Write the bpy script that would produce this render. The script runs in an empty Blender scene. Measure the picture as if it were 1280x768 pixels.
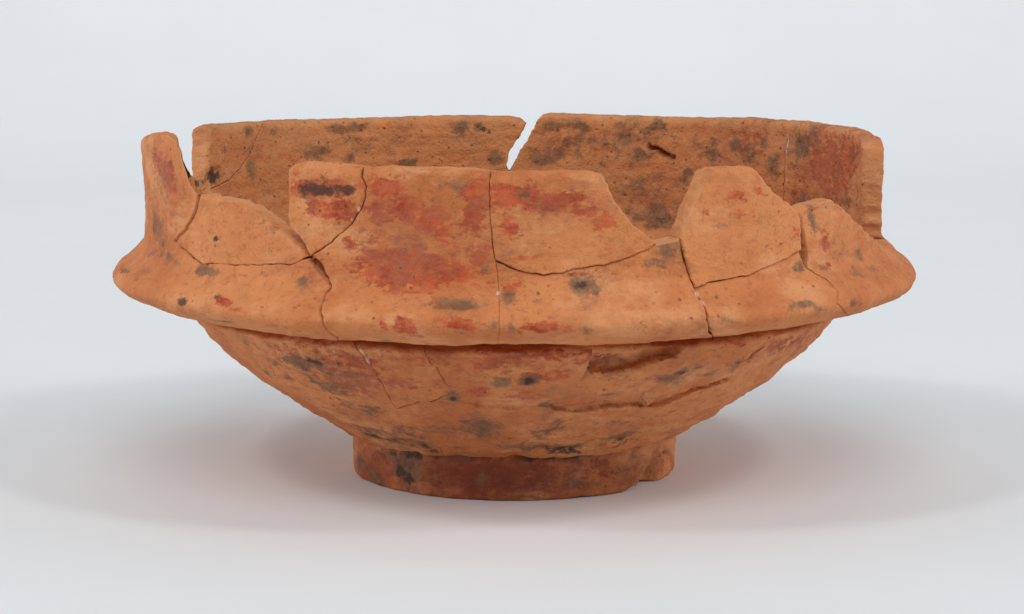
import bpy, math, random
import numpy as np
from mathutils import Vector
from mathutils.geometry import delaunay_2d_cdt

# ------------------------------------------------------------------ camera, world, lamps, exposure
U = 0.0002                      # metres per drawing unit: the flange radius 502 units = 10 cm
sc = bpy.context.scene
col = sc.collection
CAM_D, CAM_H, CAM_A = (3200.0, 650.0, 0.139)     # distance, height (units), pitch
cam_d = bpy.data.cameras.new('camera')
cam = bpy.data.objects.new('camera', cam_d)
col.objects.link(cam)
cam.location = (-3.0 * U, -CAM_D * U, CAM_H * U)
cam.rotation_euler = (math.pi / 2 - CAM_A, 0, 0)
cam_d.sensor_width = 36.0
cam_d.lens = 36.0 * math.hypot(CAM_D, CAM_H) / 1280.0
cam_d.clip_start, cam_d.clip_end = 0.05, 20
cam_d.dof.use_dof = True
cam_d.dof.focus_distance = math.hypot(CAM_D, CAM_H) * U * 0.975
cam_d.dof.aperture_fstop = 90
sc.camera = cam

world = bpy.data.worlds.new('World')
sc.world = world
world.use_nodes = True
world.node_tree.nodes['Background'].inputs[0].default_value = (0.90, 0.96, 1.0, 1)
world.node_tree.nodes['Background'].inputs[1].default_value = 0.30

def area_light(name, loc, target, size, watts, colour):
    d = bpy.data.lights.new(name, 'AREA')
    d.shape = 'SQUARE'
    d.size = size
    d.energy = watts
    d.color = colour
    o = bpy.data.objects.new(name, d)
    col.objects.link(o)
    o.location = loc
    o.rotation_euler = (Vector(target) - Vector(loc)).to_track_quat('-Z', 'Y').to_euler()
    return o

area_light('softbox_right', (0.82, -0.66, 1.13), (0, 0, 0.03), 0.20, 3.3, (1.0, 0.985, 0.96))
area_light('softbox_left', (-0.82, -0.66, 1.13), (0, 0, 0.03), 0.20, 3.3, (1.0, 0.985, 0.96))
area_light('front_fill_softbox', (0, -1.35, 1.20), (0, 0, 0.03), 0.9, 9.2, (0.97, 0.985, 1.0))
for sx in (-1, 1):              # fill lamps added low on either side to lighten the shade under the bowl
    area_light('added_side_fill', (sx * 1.65, -0.1, 0.55), (0, 0, 0.0), 1.1, 10.5, (0.97, 0.985, 1.0))
b_ = area_light('backdrop_softbox', (0, 0.30, 1.70), (0, 1.25, 0.30), 0.9, 2.75, (0.97, 0.985, 1.0))
b_.data.spread = math.radians(95)

sc.render.engine = 'CYCLES'
sc.view_settings.view_transform = 'Standard'
sc.view_settings.look = 'None'
sc.view_settings.gamma = 1
sc.view_settings.exposure = -0.03

# ------------------------------------------------------------------ material helpers
class Nodes:
    def __init__(self, name):
        self.m = bpy.data.materials.new(name)
        self.m.use_nodes = True
        self.t = self.m.node_tree
        self.b = self.t.nodes['Principled BSDF']
        self.co = self.t.nodes.new('ShaderNodeTexCoord').outputs['Object']
    def put(self, sock, v):
        if hasattr(v, 'links') or isinstance(v, bpy.types.NodeSocket):
            self.t.links.new(v, sock)
        else:
            sock.default_value = v
    def math(self, op, a, b=0.0, c=0.0, clamp=False):
        n = self.t.nodes.new('ShaderNodeMath'); n.operation = op; n.use_clamp = clamp
        self.put(n.inputs[0], a); self.put(n.inputs[1], b); self.put(n.inputs[2], c)
        return n.outputs[0]
    def step(self, v, lo, hi, a=0.0, b=1.0):
        n = self.t.nodes.new('ShaderNodeMapRange'); n.interpolation_type = 'SMOOTHSTEP'
        for i, x in enumerate((v, lo, hi, a, b)): self.put(n.inputs[i], x)
        return n.outputs[0]
    def noise(self, scale, detail=4.0, rough=0.55, vec=None, dist=0.0):
        n = self.t.nodes.new('ShaderNodeTexNoise')
        self.put(n.inputs['Vector'], vec or self.co)
        n.inputs['Scale'].default_value = scale; n.inputs['Detail'].default_value = detail
        n.inputs['Roughness'].default_value = rough; n.inputs['Distortion'].default_value = dist
        return n.outputs['Fac']
    def voronoi(self, scale, vec=None):
        n = self.t.nodes.new('ShaderNodeTexVoronoi')
        self.put(n.inputs['Vector'], vec or self.co); n.inputs['Scale'].default_value = scale
        return n.outputs['Distance']
    def scaled(self, sx, sy, sz):
        n = self.t.nodes.new('ShaderNodeMapping'); self.put(n.inputs['Vector'], self.co)
        n.inputs['Scale'].default_value = (sx, sy, sz)
        return n.outputs[0]
    def mix(self, f, a, b):
        n = self.t.nodes.new('ShaderNodeMix'); n.data_type = 'RGBA'
        self.put(n.inputs[0], f); self.put(n.inputs[6], a); self.put(n.inputs[7], b)
        return n.outputs[2]
    def attr(self, name):
        n = self.t.nodes.new('ShaderNodeAttribute'); n.attribute_name = name
        return n.outputs['Fac']
    def bump(self, h, strength, dist, prev=None):
        n = self.t.nodes.new('ShaderNodeBump')
        n.inputs['Strength'].default_value = strength; n.inputs['Distance'].default_value = dist
        self.put(n.inputs['Height'], h)
        if prev is not None: self.put(n.inputs['Normal'], prev)
        return n.outputs[0]

def rgb(r, g, b):                # sRGB 0-255 to linear
    f = lambda c: c / 12.92 if c <= 0.04045 else ((c + 0.055) / 1.055) ** 2.4
    return (f(r / 255), f(g / 255), f(b / 255), 1)

def terracotta():
    n = Nodes('terracotta')
    wheel = n.scaled(1, 1, 2.6)                        # streaks left by turning on the wheel
    big, mid, fine = n.noise(28, 4), n.noise(110, 5, 0.6), n.noise(620, 4, 0.65)
    streak = n.noise(150, 4, 0.6, wheel)
    c = n.mix(n.step(big, 0.35, 0.68), rgb(*(192, 111, 63)), rgb(*(213, 136, 83)))
    c = n.mix(n.math('MULTIPLY', n.step(mid, 0.45, 0.75), 0.45), c, rgb(210, 136, 80))
    c = n.mix(n.math('MULTIPLY', n.step(streak, 0.52, 0.72), 0.35), c, rgb(176, 92, 54))
    c = n.mix(n.math('MULTIPLY', n.step(fine, 0.52, 0.72), 0.40), c, rgb(140, 80, 50))
    pale = n.step(n.noise(48, 6, 0.66, n.scaled(1, 1, 1.6)), 0.50, 0.66)
    c = n.mix(n.math('MULTIPLY', pale, 0.58), c, rgb(226, 160, 110))
    ruddy = n.step(n.noise(64, 6, 0.68, n.scaled(1.3, 1.3, 2.2)), 0.54, 0.68)
    c = n.mix(n.math('MULTIPLY', ruddy, 0.42), c, rgb(168, 88, 52))
    inside = n.attr('inside')
    c = n.mix(n.math('MULTIPLY', inside, n.step(n.noise(70, 5, 0.6), 0.35, 0.7, 0.35, 0.75)), c, rgb(190, 134, 88))
    c = n.mix(n.math('MULTIPLY', n.step(n.noise(340, 4, 0.65, n.scaled(1, 1, 1.4)), 0.54, 0.70), 0.34), c, rgb(216, 148, 92))
    # thin scattered stain, everywhere
    sc_ = n.step(n.noise(95, 5, 0.62, n.scaled(1, 1, 1.9)), 0.62, 0.72)
    c = n.mix(n.math('MULTIPLY', sc_, 0.35), c, rgb(135, 92, 66))
    sp = n.step(n.noise(230, 6, 0.70, n.scaled(1, 1, 1.3)), 0.645, 0.70)
    c = n.mix(n.math('MULTIPLY', sp, 0.60), c, rgb(112, 78, 56))
    sp2 = n.step(n.noise(300, 6, 0.72, n.scaled(1, 1, 2.0)), 0.60, 0.68)
    c = n.mix(n.math('MULTIPLY', sp2, 0.50), c, rgb(172, 80, 46))
    # red slip that has mostly flaked away
    edge = n.math('SUBTRACT', n.noise(380, 7, 0.72, n.scaled(1, 1, 1.7)), 0.5)
    edge2 = n.math('SUBTRACT', n.noise(130, 4, 0.6, n.scaled(1, 1, 1.5)), 0.5)
    rag = n.math('ADD', n.math('MULTIPLY', edge, 1.9), n.math('MULTIPLY', edge2, 1.1))
    slip = n.step(n.math('ADD', n.attr('slip'), rag), 0.31, 0.59)
    slipc = n.mix(n.step(n.noise(160, 5, 0.65), 0.36, 0.64), rgb(158, 50, 28), rgb(196, 88, 52))
    worn = n.step(n.noise(520, 5, 0.7, n.scaled(1, 1, 1.6)), 0.34, 0.62, 0.50, 0.98)
    c = n.mix(n.math('MULTIPLY', slip, worn), c, slipc)
    # pinkish grey wash of worn slip
    wash = n.step(n.math('ADD', n.attr('wash'), n.math('MULTIPLY', rag, 0.9)), 0.30, 0.75)
    c = n.mix(n.math('MULTIPLY', wash, 0.58), c, rgb(160, 96, 70))
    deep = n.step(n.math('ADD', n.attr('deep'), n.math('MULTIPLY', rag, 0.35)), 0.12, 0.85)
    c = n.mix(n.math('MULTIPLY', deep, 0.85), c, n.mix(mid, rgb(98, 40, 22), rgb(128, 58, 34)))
    # a thin film of grey earth, patchy over everything
    film = n.step(n.noise(105, 7, 0.74, n.scaled(1, 1, 1.3)), 0.52, 0.70)
    film = n.math('MULTIPLY', film, n.math('MULTIPLY_ADD', n.math('MAXIMUM', n.attr('wash'), inside), 0.42, 0.22))
    c = n.mix(film, c, rgb(132, 100, 74))
    # grey-brown earth stains
    edge3 = n.math('SUBTRACT', n.noise(420, 7, 0.72), 0.5)
    edge4 = n.math('SUBTRACT', n.noise(120, 4, 0.6, n.scaled(1, 1, 1.4)), 0.5)
    rag2 = n.math('ADD', n.math('MULTIPLY', edge3, 1.5), n.math('MULTIPLY', edge4, 1.5))
    stain = n.step(n.math('ADD', n.attr('stain'), rag2), 0.34, 0.78)
    c = n.mix(n.math('MULTIPLY', stain, 0.78), c, n.mix(n.step(n.noise(330, 5, 0.7), 0.40, 0.62), rgb(98, 74, 56), rgb(132, 100, 74)))
    # nearly black crust
    soot = n.step(n.math('ADD', n.attr('soot'), rag2), 0.40, 0.70)
    c = n.mix(n.math('MULTIPLY', soot, 0.84), c, rgb(62, 44, 38))
    # broken clay, bare and a little lighter
    raw = n.attr('raw')
    c = n.mix(n.math('MULTIPLY', raw, 0.7), c, n.mix(n.step(mid, 0.4, 0.65), rgb(212, 150, 102), rgb(192, 122, 76)))
    # plaster left in the joins
    chalk = n.step(n.math('ADD', n.attr('chalk'), n.math('MULTIPLY', edge, 0.7)), 0.45, 0.62)
    c = n.mix(n.math('MULTIPLY', chalk, 0.7), c, rgb(222, 190, 172))
    # pits and specks
    pits = n.step(n.math('ADD', n.voronoi(430), n.math('MULTIPLY', n.noise(900, 3), 0.5)), 0.24, 0.42, 1.0, 0.0)
    pit_on = n.step(n.noise(60, 3), 0.47, 0.62)
    pit = n.math('MULTIPLY', pits, n.math('MAXIMUM', pit_on, n.math('MULTIPLY', inside, 0.8)))
    c = n.mix(n.math('MULTIPLY', pit, 0.32), c, rgb(112, 66, 42))
    n.put(n.b.inputs['Base Color'], c)
    n.b.inputs['Roughness'].default_value = 0.78
    n.b.inputs['Specular IOR Level'].default_value = 0.28
    h = n.math('ADD', n.math('MULTIPLY', fine, 0.35), n.math('MULTIPLY', n.noise(1500, 3, 0.6), 0.25))
    h = n.math('ADD', h, n.math('MULTIPLY', streak, 0.38))
    h = n.math('ADD', h, n.math('MULTIPLY', n.noise(240, 4, 0.6), n.math('MULTIPLY_ADD', inside, 0.7, 0.35)))
    h = n.math('SUBTRACT', h, n.math('MULTIPLY', pit, 0.7))
    n.put(n.b.inputs['Normal'], n.bump(h, 0.85, 0.0012))
    return n.m

def paper():
    n = Nodes('white_paper')
    f = n.noise(9, 3)
    n.put(n.b.inputs['Base Color'], n.mix(n.step(f, 0.3, 0.7), (0.80, 0.82, 0.835, 1), (0.785, 0.805, 0.82, 1)))
    n.b.inputs['Roughness'].default_value = 0.85
    n.b.inputs['Specular IOR Level'].default_value = 0.2
    n.put(n.b.inputs['Normal'], n.bump(n.noise(900, 4), 0.06, 0.0003))
    return n.m

CLAY, PAPER = terracotta(), paper()

# ------------------------------------------------------------------ the sweep of white paper
def backdrop():
    prof = [(-1.6, 0.0), (-0.4, 0.0), (0.75, 0.0)]
    R = 0.7
    for k in range(1, 25):
        a = k / 24 * math.radians(88)
        prof.append((0.75 + R * math.sin(a), R - R * math.cos(a)))
    y, z = prof[-1]
    prof.append((y + 0.05, z + 1.4))
    v, f = [], []
    for (y, z) in prof:
        v += [(-1.7, y, z), (1.7, y, z)]
    for i in range(len(prof) - 1):
        f.append((2 * i, 2 * i + 1, 2 * i + 3, 2 * i + 2))
    me = bpy.data.meshes.new('backdrop')
    me.from_pydata(v, [], f)
    me.shade_smooth()
    me.materials.append(PAPER)
    o = bpy.data.objects.new('backdrop', me)
    col.objects.link(o)
    o['kind'] = 'structure'
    o['label'] = 'seamless white paper sweep under and behind the bowl'
    return o
backdrop()

# ------------------------------------------------------------------ the bowl's section, in drawing units
# each row: outer radius, outer height, inner radius, inner height, from the foot joint up to the rim
KEYS = [
    (197.2, 52.5, 164.3, 61.6),
    (203.2, 53.5, 167.2, 63.6),
    (214.1, 57.5, 174.2, 69.7),
    (241.8, 75.7, 203.8, 88.9),
    (310.8, 121.1, 277.8, 138.2),
    (342.2, 145.2, 312.2, 162.3),
    (377.4, 177.3, 344.6, 188.3),
    (390.0, 196.3, 348.4, 199.5),
    (395.8, 204.3, 350.3, 204.5),
    (396.7, 205.8, 350.2, 205.5),
    (393.7, 209.3, 350.2, 209.1),
    (379.8, 211.3, 346.2, 212.1),
    (367.9, 214.3, 342.2, 215.1),
    (373.7, 221.3, 348.1, 219.1),
    (393.4, 226.3, 359.9, 223.1),
    (409.2, 226.3, 367.7, 227.1),
    (418.2, 223.3, 377.5, 231.1),
    (421.2, 221.3, 387.4, 233.0),
    (426.1, 221.3, 397.3, 233.0),
    (450.8, 225.3, 405.0, 241.0),
    (478.3, 235.2, 412.8, 248.0),
    (491.8, 248.2, 418.6, 255.0),
    (484.6, 261.1, 422.4, 262.9),
    (468.6, 274.0, 424.2, 272.8),
    (458.5, 284.0, 425.0, 281.8),
    (452.5, 290.9, 425.9, 290.3),
    (451.3, 302.8, 425.6, 302.8),
    (450.4, 345.3, 424.9, 345.3),
    (452.5, 389.6, 426.0, 389.6),
    (453.0, 414.2, 426.5, 414.2),
]
RREF = 460.0
def chaikin(p, n):
    for _ in range(n):
        q = [p[0]]
        for a, b in zip(p[:-1], p[1:]):
            q += [a * 0.75 + b * 0.25, a * 0.25 + b * 0.75]
        q.append(p[-1])
        p = q
    return p
SEC = np.array(chaikin([np.array(k, float) for k in KEYS], 4))
SARC = np.concatenate([[0], np.cumsum(np.hypot(np.diff(SEC[:, 0]), np.diff(SEC[:, 1])))])
def section(s):
    e = np.maximum(0, s - SARC[-1])          # straight on above the last row
    return [np.interp(s, SARC, SEC[:, k]) + (e if k in (1, 3) else 0) for k in range(4)]

# ------------------------------------------------------------------ tables: joins (angle in degrees, distance along the section)
LINES = {
    'crack_a': ('crack', 1.2, [(-29.29, 494.49, 2.2), (-28.1, 484.63, 3.4), (-27.03, 476.46, 2.8), (-25.98, 467.55, 1.8), (-25.46, 459.28, 1.2), (-25.57, 444.53, 1.0), (-25.3, 426.82, 1.2), (-24.84, 416.21, 1.1), (-24.58, 402.53, 0.9), (-24.73, 378.66, 0.6), (-30.15, 283.52, 0.4)]),
    'b_under': ('hair', 1.0, [(-51.74, 551.34, 0.2), (-52.8, 537.03, 0.2), (-54.08, 523.55, 0.15), (-56.34, 507.43, 0.1), (-59.89, 491.95, 0.2), (-56.8, 485.16, 0.3), (-54.24, 478.9, 0.3), (-51.48, 472.75, 0.3), (-44.68, 476.88, 0.2), (-37.4, 480.6, 0.25), (-32.23, 485.16, 0.4), (-29.29, 494.49, 1.2)]),
    'b_top': ('worn', 1.2, [(-51.74, 551.34, 0.4), (-50.54, 546.57, 0.4), (-48.29, 548.8, 0.4), (-44.59, 547.31, 0.4), (-41.23, 543.81, 0.4), (-38.59, 536.28, 0.4), (-36.22, 526.1, 0.4), (-34.2, 517.4, 0.4), (-32.54, 509.45, 0.4), (-31.03, 501.49, 0.4), (-29.29, 494.49, 1.6)]),
    'd_left': ('break', 0.8, [(-29.29, 494.49, 1.5), (-29.96, 504.57, 1.0), (-31.17, 514.54, 0.6), (-32.66, 524.3, 0.5), (-33.0, 539.04, 0.5), (-32.83, 568.0, 0.5), (-32.6, 587.2, 0.5), (-31.76, 594.41, 0.5)]),
    'd_top': ('rim', 0.5, [(-31.76, 594.41, 0.3), (-30.01, 596.32, 0.3), (-26.8, 596.0, 0.3), (-23.7, 595.26, 0.3), (-21.07, 594.2, 0.3)]),
    'd_e': ('crack', 1.1, [(-21.07, 594.2, 0.6), (-21.1, 583.06, 0.9), (-20.53, 572.88, 0.6), (-20.81, 559.09, 0.3), (-21.7, 545.83, 0.2), (-22.95, 532.46, 0.3), (-25.19, 516.98, 0.4), (-27.73, 502.13, 0.5), (-29.29, 494.49, 0.8)]),
    'e_top': ('rim', 0.7, [(-21.07, 594.2, 0.4), (-19.89, 591.86, 0.4), (-18.39, 593.98, 0.4), (-14.97, 594.62, 0.4), (-8.9, 594.62, 0.4), (-5.67, 593.24, 0.4), (-3.31, 591.65, 0.4)]),
    'e_f': ('hair', 0.9, [(-3.31, 591.65, 0.4), (-3.32, 570.44, 0.3), (-3.33, 544.77, 0.25), (-3.02, 519.21, 0.3), (-2.59, 497.04, 0.5)]),
    'e_g': ('hair', 0.6, [(-2.59, 497.04, 0.08), (-2.26, 476.67, 0.08), (-2.05, 446.02, 0.08), (-1.97, 416.0, 0.08), (-2.88, 283.52, 0.08)]),
    'f_top': ('rim', 0.7, [(-3.31, 591.65, 0.4), (-0.32, 589.95, 0.4), (6.1, 591.44, 0.4), (10.44, 590.17, 0.4), (11.97, 587.41, 0.4)]),
    'f_right': ('break', 1.1, [(11.97, 587.41, 0.4), (12.66, 575.42, 0.4), (13.58, 560.68, 0.4), (14.73, 546.78, 0.4), (16.36, 532.68, 0.4), (17.98, 522.81, 0.4), (19.62, 512.84, 0.4)]),
    'f_g': ('crack', 1.3, [(19.62, 512.84, 0.1), (17.29, 503.3, 0.2), (13.87, 494.7, 0.3), (10.53, 490.25, 0.35), (7.46, 486.43, 0.4), (3.99, 481.66, 0.8), (1.29, 485.16, 0.6), (-0.86, 490.35, 0.8), (-2.59, 497.04, 0.8)]),
    'g_top': ('break', 0.6, [(19.62, 512.84, 0.4), (20.81, 513.37, 0.4), (22.0, 515.6, 0.4), (23.1, 517.72, 0.4)]),
    'g_i': ('crack', 1.1, [(23.1, 517.72, 0.4), (23.46, 504.67, 0.5), (24.07, 491.52, 0.7), (24.64, 476.57, 0.8), (24.8, 460.76, 0.9)]),
    'g_j': ('crack', 0.7, [(24.8, 460.76, 0.5), (24.86, 449.52, 0.3), (24.9, 431.17, 0.5), (24.94, 417.91, 1.4), (26.3, 393.51, 1.4), (36.62, 283.52, 0.5)]),
    'i_left': ('break', 0.9, [(23.1, 517.72, 0.5), (23.32, 527.16, 0.5), (24.13, 542.43, 0.5), (25.18, 556.01, 0.5), (25.99, 572.13, 0.5), (26.94, 587.41, 0.5)]),
    'i_top': ('rim', 0.7, [(26.94, 587.41, 0.3), (27.96, 590.48, 0.3), (31.24, 590.27, 0.3), (35.13, 588.79, 0.3)]),
    'i_right': ('break', 1.0, [(35.13, 588.79, 0.5), (36.63, 577.76, 0.5), (38.4, 562.06, 0.5), (41.03, 549.22, 0.5), (43.8, 537.03, 0.5), (44.59, 522.39, 0.5), (44.6, 492.9, 0.5)]),
    'i_j': ('crack', 1.2, [(44.6, 492.9, 0.9), (42.01, 486.64, 0.35), (37.99, 478.48, 0.5), (33.4, 471.37, 0.6), (29.13, 466.91, 0.7), (26.73, 465.0, 0.7), (24.8, 460.76, 0.8)]),
    'j_notch': ('break', 0.3, [(44.6, 492.9, 1.2), (45.46, 481.66, 1.2), (45.85, 471.37, 1.2)]),
    'j_k': ('hair', 0.8, [(45.85, 471.37, 0.4), (47.19, 461.4, 0.2), (48.51, 449.2, 0.2), (48.41, 435.52, 0.15), (46.89, 419.93, 0.1), (74.98, 283.52, 0.1)]),
    'k_left': ('break', 0.6, [(45.85, 471.37, 0.8), (46.22, 487.39, 0.8), (45.69, 508.28, 0.8), (45.11, 525.57, 0.8), (45.23, 534.48, 0.8)]),
    'k_top': ('worn', 1.3, [(45.23, 534.48, 0.4), (46.66, 539.89, 0.4), (49.15, 542.96, 0.4), (52.28, 543.71, 0.4), (54.91, 537.56, 0.4), (57.58, 526.63, 0.4), (60.51, 513.58, 0.4), (63.87, 501.81, 0.4), (75.0, 472.75, 0.4), (84.0, 467.97, 0.4), (90.0, 467.97, 0.4)]),
    'seam_r': ('crack', 0.2, [(90.0, 467.97, 0.2), (90.0, 283.52, 0.2)]),
    'seam_l': ('crack', 0.2, [(-112.0, 529.39, 0.2), (-112.0, 283.52, 0.2)]),
    'c_back': ('break', 1.0, [(-112.0, 529.39, 0.3), (-108.0, 531.4, 0.3), (-104.0, 542.22, 0.3), (-101.0, 561.85, 0.3), (-99.0, 586.45, 0.3), (-97.0, 594.3, 0.3)]),
    'c_top': ('rim', 0.8, [(-97.0, 594.3, 0.3), (-88.0, 598.33, 0.3), (-80.0, 603.21, 0.3), (-64.07, 614.56, 0.3)]),
    'c_right': ('break', 1.0, [(-64.07, 614.56, 0.4), (-60.43, 614.56, 0.4), (-57.88, 606.82, 0.4), (-56.64, 594.73, 0.4), (-55.28, 579.13, 0.4), (-53.83, 563.65, 0.4), (-51.74, 551.34, 0.4)]),
    'gr_1': ('crack', 0.0, [(-112.0, 283.52, 0.2), (-90.0, 283.52, 0.2), (-60.0, 283.52, 0.2), (-30.15, 283.52, 0.2)]),
    'gr_2': ('crack', 0.0, [(-30.15, 283.52, 0.2), (-2.88, 283.52, 0.2)]),
    'gr_3': ('crack', 0.0, [(-2.88, 283.52, 0.2), (36.62, 283.52, 0.2)]),
    'gr_4': ('crack', 0.0, [(36.62, 283.52, 0.2), (74.98, 283.52, 0.2)]),
    'gr_5': ('crack', 0.0, [(74.98, 283.52, 0.2), (70.0, 283.52, 0.2), (90.0, 283.52, 0.2)]),
    'gr_6': ('crack', 0.0, [(90.0, 283.52, 0.2), (131.0, 283.52, 0.2)]),
    'gr_7': ('crack', 0.0, [(131.0, 283.52, 0.2), (160.0, 283.52, 0.2), (181.0, 283.52, 0.2)]),
    'gr_8': ('crack', 0.0, [(-179.0, 283.52, 0.2), (-150.0, 283.52, 0.2), (-112.0, 283.52, 0.2)]),
    'm3_end': ('break', 0.8, [(90.0, 467.97, 0.3), (89.0, 487.81, 0.3), (88.5, 517.51, 0.3), (88.0, 552.09, 0.3), (88.0, 570.75, 0.3)]),
    'm3_corner': ('worn', 0.4, [(88.0, 570.75, 0.3), (88.6, 582.53, 0.3), (90.5, 590.38, 0.3), (94.0, 594.83, 0.3)]),
    'm3_top': ('rim', 0.6, [(94.0, 594.83, 0.2), (98.0, 597.48, 0.2), (102.0, 599.18, 0.2), (108.72, 598.23, 0.2), (113.01, 597.91, 0.2), (119.25, 598.76, 0.2), (124.53, 598.01, 0.2)]),
    'm2_3': ('hair', 0.5, [(124.53, 598.01, 0.3), (122.72, 577.23, 0.5), (122.97, 547.63, 0.5), (123.27, 505.2, 0.4), (131.0, 283.52, 0.3)]),
    'm2_top': ('rim', 0.7, [(124.53, 598.01, 0.2), (127.83, 597.17, 0.2), (133.59, 597.59, 0.2), (144.07, 593.98, 0.2), (156.8, 593.03, 0.2), (165.83, 593.77, 0.2), (173.17, 595.26, 0.2), (174.77, 594.09, 0.2)]),
    'm2_left': ('break', 1.0, [(174.77, 594.09, 0.2), (175.67, 587.2, 0.2), (177.16, 564.92, 0.2), (179.1, 538.19, 0.2), (180.75, 515.92, 0.2), (181.05, 513.69, 0.2)]),
    'm12_p': ('crack', 0.0, [(181.05, 513.69, 0.2), (181.0, 283.52, 0.2)]),
    'm12_n': ('crack', 0.0, [(-178.95, 513.69, 0.2), (-179.0, 283.52, 0.2)]),
    'm1_right': ('break', 1.0, [(-178.95, 513.69, 0.2), (-178.65, 524.83, 0.2), (-179.1, 542.65, 0.2), (-180.45, 558.24, 0.2), (-181.79, 572.66, 0.2), (-182.18, 581.79, 0.2)]),
    'm1_top': ('rim', 0.7, [(-182.18, 581.79, 0.2), (-180.87, 587.83, 0.2), (-178.84, 590.7, 0.2), (-173.75, 591.97, 0.2), (-164.94, 592.18, 0.2), (-155.87, 591.01, 0.2), (-143.06, 592.18, 0.2), (-133.39, 594.41, 0.2), (-129.0, 593.98, 0.2)]),
    'm0_1': ('hair', 0.9, [(-129.0, 593.98, 0.3), (-126.41, 572.35, 0.25), (-124.76, 551.98, 0.25), (-121.98, 535.43, 0.3), (-119.11, 523.45, 0.3), (-115.81, 517.08, 0.4), (-112.26, 515.18, 0.4)]),
    'm0_top': ('rim', 0.5, [(-129.0, 593.98, 0.2), (-127.02, 594.83, 0.2), (-122.37, 594.73, 0.2), (-117.34, 596.53, 0.2), (-114.32, 596.42, 0.2), (-113.22, 592.82, 0.2)]),
    'm0_left': ('break', 0.6, [(-113.22, 592.82, 0.2), (-113.01, 573.72, 0.2), (-112.43, 542.96, 0.2), (-112.26, 515.18, 0.2)]),
    'm1_left': ('break', 0.3, [(-112.26, 515.18, 0.2), (-112.0, 529.39, 0.2)]),
    'body_foot': ('joint', 0.0, [(-180.0, 0.0, 0.0), (-90.0, 0.0, 0.0), (0.0, 0.0, 0.0), (90.0, 0.0, 0.0), (180.0, 0.0, 0.0)]),
    'body_back_r': ('joint', 0.0, [(180.0, 0.0, 0.0), (180.0, 283.52, 0.0)]),
    'body_back_l': ('joint', 0.0, [(-180.0, 283.52, 0.0), (-180.0, 0.0, 0.0)]),
    'bg_r': ('crack', 0.0, [(180.0, 283.52, 0.2), (90.0, 283.52, 0.2), (53.08, 283.52, 0.2)]),
    'bg_l': ('crack', 0.0, [(-28.97, 283.52, 0.2), (-90.0, 283.52, 0.2), (-180.0, 283.52, 0.2)]),
    'bg_2': ('crack', 0.0, [(-28.97, 283.52, 0.2), (-15.7, 283.52, 0.2)]),
    'bg_3': ('crack', 0.0, [(-15.7, 283.52, 0.2), (0.0, 283.52, 0.2), (53.08, 283.52, 0.2)]),
    'body_x': ('hair', 1.4, [(53.08, 283.52, 0.3), (46.21, 236.85, 0.3), (44.42, 223.91, 0.2), (42.96, 210.02, 0.2), (42.74, 183.6, 0.2), (39.2, 172.79, 0.2), (34.28, 166.32, 0.2), (30.67, 151.89, 0.2), (27.86, 145.1, 0.25), (24.67, 170.35, 0.2), (20.67, 164.51, 0.2), (15.21, 158.89, 0.2), (9.01, 152.1, 0.1), (2.61, 161.22, 0.1), (-3.47, 168.33, 0.1), (-7.82, 178.09, 0.15), (-11.0, 187.42, 0.2)]),
    'b2_b1': ('crack', 0.9, [(-11.0, 187.42, 0.25), (-15.8, 167.69, 0.25), (-20.51, 155.5, 0.25), (-25.13, 139.8, 0.25)]),
    'b1_a': ('crack', 0.5, [(-25.13, 139.8, 0.5), (-24.25, 184.45, 0.6), (-24.19, 223.06, 0.7), (-24.95, 244.81, 0.7), (-28.97, 283.52, 0.6)]),
    'b_2': ('hair', 0.6, [(-15.7, 283.52, 0.15), (-13.59, 244.28, 0.15), (-12.28, 219.67, 0.15), (-11.0, 187.42, 0.15)]),
}
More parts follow.
